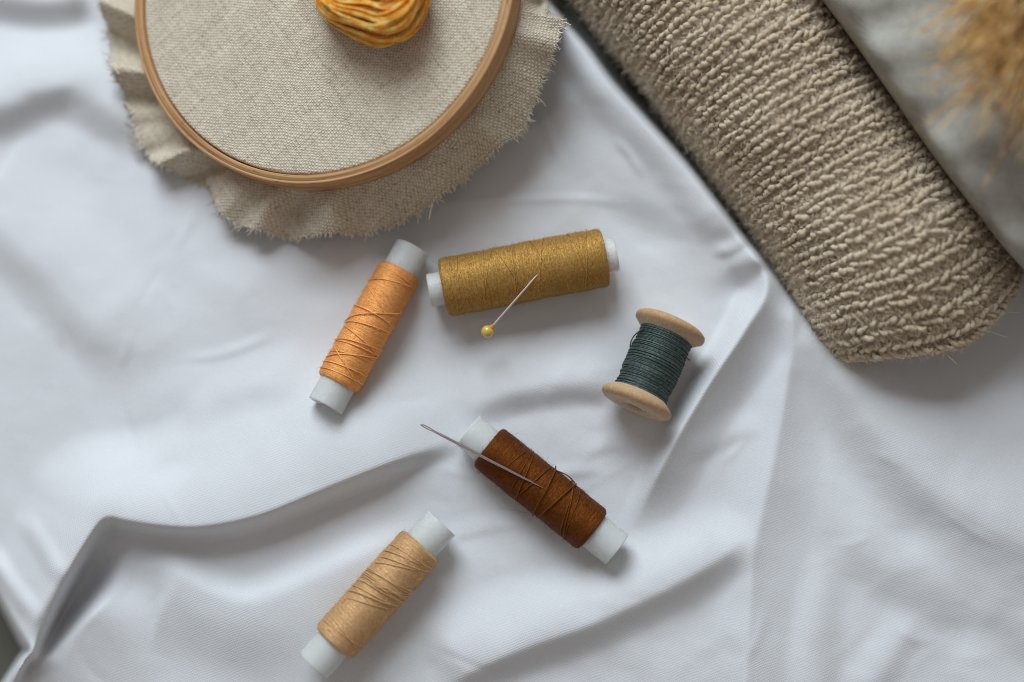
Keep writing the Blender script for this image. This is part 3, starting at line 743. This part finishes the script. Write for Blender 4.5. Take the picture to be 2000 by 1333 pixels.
def build_needle():
    _, A, B, R, X, Y, Zv = spB
    # top of the winding where the tip slips under the loose thread
    ztip = float(((A + B) / 2)[2] + R)
    eye = P(821, 829, ztip + 1.8); tip = P(1060, 953, ztip + .45)
    x, y, z, L = bar_frame(eye, tip)
    root = empty('sewing_needle', eye, (x, y, z)); tag(root, 'long steel darning needle resting on the brown thread spool', 'needle')
    k = NT('needle_steel'); k.set(Base_Color=(.62, .54, .56, 1), Metallic=1.0, Roughness=.25); v = k.coord('Object', 1000); k.bump(k.noise(v, 2, 2, .5, (.2, 3, 3)), .15, .02)
    mb = MB()
    s = np.linspace(4.6, L, 50); r = np.interp(s, [4.6, 8, L * .6, L - 6, L - .2, L], [.33, .42, .43, .32, .08, .03]); mb.tube(np.stack([s, 0 * s, 0 * s], -1), r, 12); mb.build('needle_shaft', k.m, root)
    mb = MB(); n = 40; a = np.linspace(0, 2 * math.pi, n, endpoint=False)
    # the eye: a long flat loop joined to the shaft
    ex = 2.5 + 2.35 * np.cos(a); ey = .27 * np.sin(a) * (1 - .15 * np.cos(a))
    mb.tubes(np.stack([ex, ey, 0 * ex], -1)[None], np.full((1, n), .17), 8, closed=True)
    mb.build('needle_eye', k.m, root)
build_needle()

# ------------------------------------------------------------------ knitted roll
def build_knit():
    global rng
    rng = np.random.default_rng(33)
    Lp = catmull([(948, -250), (1028, -140), (1136, 0), (1222, 105), (1315, 222), (1402, 335), (1474, 432), (1541, 540), (1595, 640), (1640, 694)], 400)
    Rp = catmull([(1240, -500), (1340, -360), (1437, -228), (1530, -100), (1604, 5), (1695, 140), (1775, 238), (1850, 332), (1925, 436), (1990, 541)], 400)
    NU = 400
    u = np.linspace(0, 1, NU)
    Hh = 36.0
    def surf(U, V, off=0.0):
        """U, V arrays 0..1 -> world"""
        i = np.clip(U, 0, 1) * (NU - 1); ii = np.minimum(i.astype(int), NU - 2); fr = (i - ii)[..., None]
        l = Lp[ii] * (1 - fr) + Lp[ii + 1] * fr; r = Rp[ii] * (1 - fr) + Rp[ii + 1] * fr
        l = P(l[..., 0], l[..., 1], 6.0); r = P(r[..., 0], r[..., 1], -9.0)
        th = math.pi * (V * 1.24 - .12)              # tucks under at both sides
        cx = .5 - .5 * np.cos(th) ; sn = np.sin(th)
        cx = np.where(th < 0, .5 - .5 * np.cos(th), cx)
        e = np.clip((U - .86) / .14, 0, 1)
        H = Hh * np.sqrt(np.clip(1 - (e * .84) ** 2, 0, 1))
        ax = Lp[-1] - Lp[-60]; ax = ax / np.linalg.norm(ax)
        q = l + (r - l) * cx[..., None]
        z = 1.0 + H * .5 * (1 + np.sign(sn) * np.abs(sn) ** .8) - H * .12 + (0) - 8.0 * cx - H * .36 * (1 - e)*0
        z = 1.5 - 12.0 * cx + H * np.where(sn > 0, np.abs(sn) ** .95, -.35 * np.abs(sn))
        e2 = np.clip((U - .70) / .30, 0, 1); bul = e2 ** 2 * np.clip(1 - np.abs((cx - .46) / .53) ** 1.5, 0, 1) * 12.5 * (sn > -.05)
        q = q + bul[..., None] * np.array([ax[0], -ax[1], 0]) * np.array([1, 1, 0])
        q = np.concatenate([q[..., :2], z[..., None]], -1)
        # large soft unevenness
        q[..., 2] += .9 * np.sin(U * 21 + V * 5) * np.clip(sn, 0, 1) + .6 * np.sin(U * 37 - V * 9)
        return q
    def frame(U, V):
        p = surf(U, V); du = surf(np.clip(U + .004, 0, 1), V) - surf(np.clip(U - .004, 0, 1), V); dv = surf(U, V + .01) - surf(U, V - .01)
        du /= np.linalg.norm(du, axis=-1, keepdims=True) + 1e-9; dv /= np.linalg.norm(dv, axis=-1, keepdims=True) + 1e-9
        n = np.cross(du, dv); n /= np.linalg.norm(n, axis=-1, keepdims=True) + 1e-9
        n = np.where(n[..., 2:3] < -.95, -n, n)
        return p, du, dv, n
    mid = surf(np.array([.62]), np.array([.5]))[0]
    root = empty('knitted_sweater', (mid[0], mid[1], 0)); org = np.array([mid[0], mid[1], 0])
    tag(root, 'rolled beige wool sweater in ribbed knit, lying across the upper right', 'sweater')
    # backing under the stitches
    U, V = np.meshgrid(np.linspace(0, 1, 160), np.linspace(0, 1, 90), indexing='ij')
    p, du, dv, n = frame(U, V)
    sgn = np.sign((n[..., 2] * np.sin(math.pi * V)).sum()); n = n * sgn
    mb = MB(); mb.add((p - n * 1.3 - org).reshape(-1, 3), grid_faces(160, 90))
    # cuff closure: inner wall at the end
    endp = (p - n * 1.0)[-1]; cc = endp.mean(0); inn_ = endp * .55 + cc * .45; inn_[:, :2] -= (np.array([.61, -.79]) * 7.0); 
    mb.add(np.concatenate([endp, inn_]) - org, grid_faces(2, 90))
    NCOL = 31; PT = []; RR = []
    for c in range(NCOL + 1):
        uc = (c + .5) / (NCOL + .5) * .985
        # arc length across
        vv = np.linspace(0, 1, 200); q = surf(np.full(200, uc), vv); al = np.concatenate([[0], np.cumsum(np.linalg.norm(np.diff(q, axis=0), axis=1))])
        ns = int(al[-1] / 1.95); vs = np.interp(np.linspace(0, al[-1], ns + 1) + rng.uniform(0, 1), al, vv); dvs = 1.0 / ns
        du_mm = 1.0 / 152.0
        for kk, v0 in enumerate(vs[:-1]):
            lean = rng.normal() * .12
            for sd in (-1, 1):
                t = np.linspace(0, 1, 9)
                off = sd * (.36 + .72 * np.sin(t * math.pi * .6) + .10 * rng.normal(size=9)) * du_mm + rng.normal() * .22 * du_mm
                Uq = np.clip(uc + off + lean * du_mm, 0, 1); Vq = v0 + dvs * (t * 1.3 - .2) + rng.normal() * .12 * dvs
                Vq = np.clip(Vq, 0, 1)
                p, a, b, nn = frame(Uq, Vq); nn = nn * sgn
                h = -.8 + 1.7 * np.sin(math.pi * (t * .86 + .07)) + rng.normal() * .32 + .10 * rng.normal(size=9)
                PT.append(p + nn * h[:, None] - org); RR.append(rng.uniform(.55, .86) * np.array([.45, .75, .95, 1.05, 1.1, 1.05, .95, .75, .4]) * rng.uniform(.86, 1.14, 9))
            # purl bump in the trough
            t = np.linspace(0, 1, 9)
            Uq = np.clip(uc + (2.75 + 1.2 * (t - .5) + rng.normal() * .25) * du_mm, 0, 1); Vq = np.clip(v0 + dvs * (.3 + .5 * np.sin(math.pi * t)) + 0 * t, 0, 1)
            p, a, b, nn = frame(Uq, Vq); nn = nn * sgn
            h = -1.3 + .8 * np.sin(math.pi * t) + rng.normal() * .2
            PT.append(p + nn * h[:, None] - org); RR.append(rng.uniform(.6, .85) * np.array([.5, .8, .95, 1, 1, 1, .95, .8, .5]) * rng.uniform(.86, 1.14, 9))
    mb.tubes(np.array(PT), np.array(RR), 7)
    kn = mb.build('knit_fabric', M_wool, root)
    # folded hem along the open end
    vv = np.linspace(.06, .94, 160); hm = MB(); rows = []
    for j, (uu, o_) in enumerate([(1.0, 0.0)]):
        p, a, b, nn = frame(np.full(160, .995), vv); nn = nn * sgn
    for q in range(70):
        pass
    hp = []; hr = []
    for k in range(150):
        v0 = .05 + .9 * k / 150
        t = np.linspace(0, 1, 7); Vq = v0 + .012 * (t - .2); 
        p, a, b, nn = frame(np.full(7, .992), Vq); nn = nn * sgn
        d = np.array([.58, -.81, 0])
        hp.append(p + d * (1.0 + .7 * np.sin(math.pi * t))[:, None] + nn * (-.9 + .3 * rng.normal()) - org + rng.normal(size=3) * .12); hr.append(.75 * np.array([.6, .9, 1, 1, 1, .9, .6]))
        hp.append(p + d * (.3 + .7 * np.sin(math.pi * t))[:, None] + nn * (-2.3 + .3 * rng.normal()) - org + rng.normal(size=3) * .12); hr.append(.8 * np.array([.6, .9, 1, 1, 1, .9, .6]))
    hm.tubes(np.array(hp), np.array(hr), 7); hm.build('cuff_hem', M_wool, root)
    # loose wool fibres
    N = 170000
    U = rng.uniform(.0, 1, N); V = rng.uniform(0.03, .97, N)
    edge = rng.random(N) < .22; V = np.where(edge, rng.uniform(.03, .2, N), V)
    p, a, b, nn = frame(U, V); nn = nn * sgn
    ln = rng.gamma(2.4, .42, N)[:, None]; n2 = 6; s = np.linspace(0, 1, n2)
    d1 = a * rng.normal(size=(N, 1)) + b * rng.normal(size=(N, 1)) + nn * np.abs(rng.normal(size=(N, 1))) * .5; d1 /= np.linalg.norm(d1, axis=1, keepdims=True)
    d2 = rng.normal(size=(N, 3)) * .7
    lift = rng.uniform(-.4, .75, (N, 1))
    pts = (p + nn * lift)[:, None] + (ln * d1)[:, None] * s[None, :, None] + (ln * d2)[:, None] * (s ** 2)[None, :, None] * .8
    R = np.broadcast_to(np.linspace(.05, .025, n2), (N, n2)) * rng.uniform(.6, 1.3, (N, 1))
    hcv = bpy.data.hair_curves.new('wool_fuzz'); hcv.add_curves([n2] * N)
    hcv.attributes['position'].data.foreach_set('vector', ((pts - org) * MM).astype(np.float32).ravel())
    ra = hcv.attributes.get('radius') or hcv.attributes.new('radius', 'FLOAT', 'POINT')
    ra.data.foreach_set('value', (R * MM).astype(np.float32).ravel())
    hcv.materials.append(M_fuzz)
    fz = bpy.data.objects.new('wool_fuzz', hcv); COL.objects.link(fz); fz.parent = kn; fz['kind'] = 'stuff'
build_knit()

# ------------------------------------------------------------------ grey cloth beyond the knit
def build_grey():
    """a thick folded cloth whose rounded edge leans over the flank of the knit"""
    pr = catmull([(90, -9), (40, -8), (14, -4), (1, 6), (-4, 18), (-1, 30), (9, 37), (28, 40), (70, 41), (160, 42), (300, 41), (500, 39), (900, 36)], 150)
    ys = np.linspace(-480, 600, 220)
    DD, Y = np.meshgrid(pr[:, 0], ys); ZZ = np.broadcast_to(pr[:, 1], DD.shape)
    e = np.clip((Y - 470) / 130, 0, 1)
    z = -9 + (ZZ + 9) * np.sqrt(np.clip(1 - (e * .97) ** 2, 0, 1)) * (1 - .0 * e)
    lx = 1604 + Y * .745 + 5 * np.sin(Y * .011 + 1) + 26 * e ** 2
    X = lx + DD / .80
    on = sstep((ZZ - 28) / 10)
    z = z + on * (1.3 * np.sin(X * .017 + Y * .023) + .9 * np.sin(X * .037 - Y * .019 + 1) + .7 * np.sin(Y * .06 + X * .012))
    z = z + on * 3.0 * np.exp(-((X - 1705 - (Y - 60) * .35) / 40) ** 2) * np.exp(-((Y - 90) / 110) ** 2)
    w = P(X, Y, z)
    g = mesh_obj('grey_cloth', w.reshape(-1, 3), grid_faces(220, 150)[:, ::-1], M_grey)
    tag(g, 'blurred plain grey cloth behind the knit, under the dried grass', 'cloth')
build_grey()

# ------------------------------------------------------------------ dried grass ears
def build_ear(label, base_px, tip_px, z0, z1, awn_len, n_awn, spread, seed, r_ear=3.0):
    """an ear from its stalk end (base) to its tip; long awns fan out past the tip"""
    r = np.random.default_rng(seed)
    A = P(*base_px, z0); B = P(*tip_px, z1); X, Y, Zv, L = bar_frame(A, B)
    root = empty('dried_grass_ear', A, (X, Y, Zv)); tag(root, label, 'dried grass', 'dried grass ears above the grey cloth')
    mb = MB(); s = np.linspace(-70, L * .2, 20); mb.tube(np.stack([s, 0 * s, -.01 * s ** 1], -1), .9, 6); mb.build('stem', M_straw, root)
    mb = MB(); PT = []; RR = []
    for k in range(90):
        q = r.uniform(0, 1); a = r.uniform(0, 6.283); rr = r_ear * (1 - .5 * q)
        p0 = np.array([L * q, 0, 0]); d = np.array([1.6, math.cos(a), math.sin(a)]); d /= np.linalg.norm(d)
        t = np.linspace(0, 1, 7)[:, None]; PT.append(p0 + d * t * rr * 2.6); RR.append(np.array([.3, .9, 1.15, 1.1, .8, .45, .1]) * r.uniform(.7, 1.1))
    mb.tubes(np.array(PT), np.array(RR), 6); mb.build('seed_head', M_straw, root)
    mb = MB(); PT = []; RR = []
    for k in range(n_awn):
        q = r.uniform(0, 1); a = r.uniform(0, 6.283); sp = spread * abs(r.normal()) * .6 + .05
        d = np.array([1, sp * math.cos(a), sp * math.sin(a)]); d /= np.linalg.norm(d); ln = awn_len * r.uniform(.5, 1.1)
        t = np.linspace(0, 1, 9)[:, None]; p0 = np.array([L * q, r_ear * .5 * math.cos(a), r_ear * .5 * math.sin(a)])
        PT.append(p0 + d * t * ln + np.array([0, math.cos(a), math.sin(a)]) * (t ** 2) * ln * .1 * r.normal()); RR.append(np.linspace(.42, .14, 9) * r.uniform(.7, 1.2))
    mb.tubes(np.array(PT), np.array(RR), 4); aw = mb.build('awns', M_straw, root); aw['kind'] = 'stuff'
build_ear('golden dried grass ear reaching furthest left over the grey cloth', (2070, -150), (1945, -5), 62, 72, 32, 150, .75, 1, 5.0)
build_ear('golden dried grass ear with the bright tip, at the right edge', (2090, 0), (1968, 105), 64, 72, 28, 130, .7, 2, 5.2)
build_ear('golden dried grass ear hanging lowest at the right edge, below the bright tip', (2140, 60), (2035, 165), 58, 66, 28, 70, .6, 3, 4.0)
build_ear('golden dried grass ear in the top right corner, with its stem end up', (2090, -200), (2010, -50), 68, 76, 28, 80, .7, 4, 5.0)

# ------------------------------------------------------------------ light
w = bpy.data.worlds.new('World'); scene.world = w; w.use_nodes = True
bg = w.node_tree.nodes['Background']; bg.inputs['Color'].default_value = (1.0, .91, .85, 1); bg.inputs['Strength'].default_value = .25

def area(name, direction, dist_mm, size, power, col):
    l = bpy.data.lights.new(name, 'AREA'); l.shape = 'RECTANGLE'; l.size = size[0]; l.size_y = size[1]; l.energy = power; l.color = col
    o = bpy.data.objects.new(name, l); COL.objects.link(o)
    d = Vector(direction).normalized(); o.location = d * dist_mm * MM
    o.rotation_euler = d.to_track_quat('Z', 'Y').to_euler()
    return o
key = area('window_light', (-.24, .86, .76), 1500, (.85, .85), 23.5, (.83, .925, 1.0))

# ------------------------------------------------------------------ camera
cd = bpy.data.cameras.new('camera'); cam = bpy.data.objects.new('camera', cd); COL.objects.link(cam)
cam.location = Vector(CAM) * MM; cam.rotation_euler = (TH, 0, 0)
cd.lens = 50; cd.sensor_width = 36; cd.clip_start = .01; cd.clip_end = 20
cd.dof.use_dof = True; cd.dof.focus_distance = float(np.dot(CAM - ((spB[1] + spB[2]) / 2 + np.array([0, 0, .55 * spB[3]])), [0, -sT, cT])) * MM; cd.dof.aperture_fstop = 2.3
scene.camera = cam
scene.view_settings.view_transform = 'Standard'; scene.view_settings.look = 'None'; scene.view_settings.gamma = 1; scene.view_settings.exposure = 0
scene.view_settings.use_curve_mapping = False
scene.cycles.filter_width = 1.0
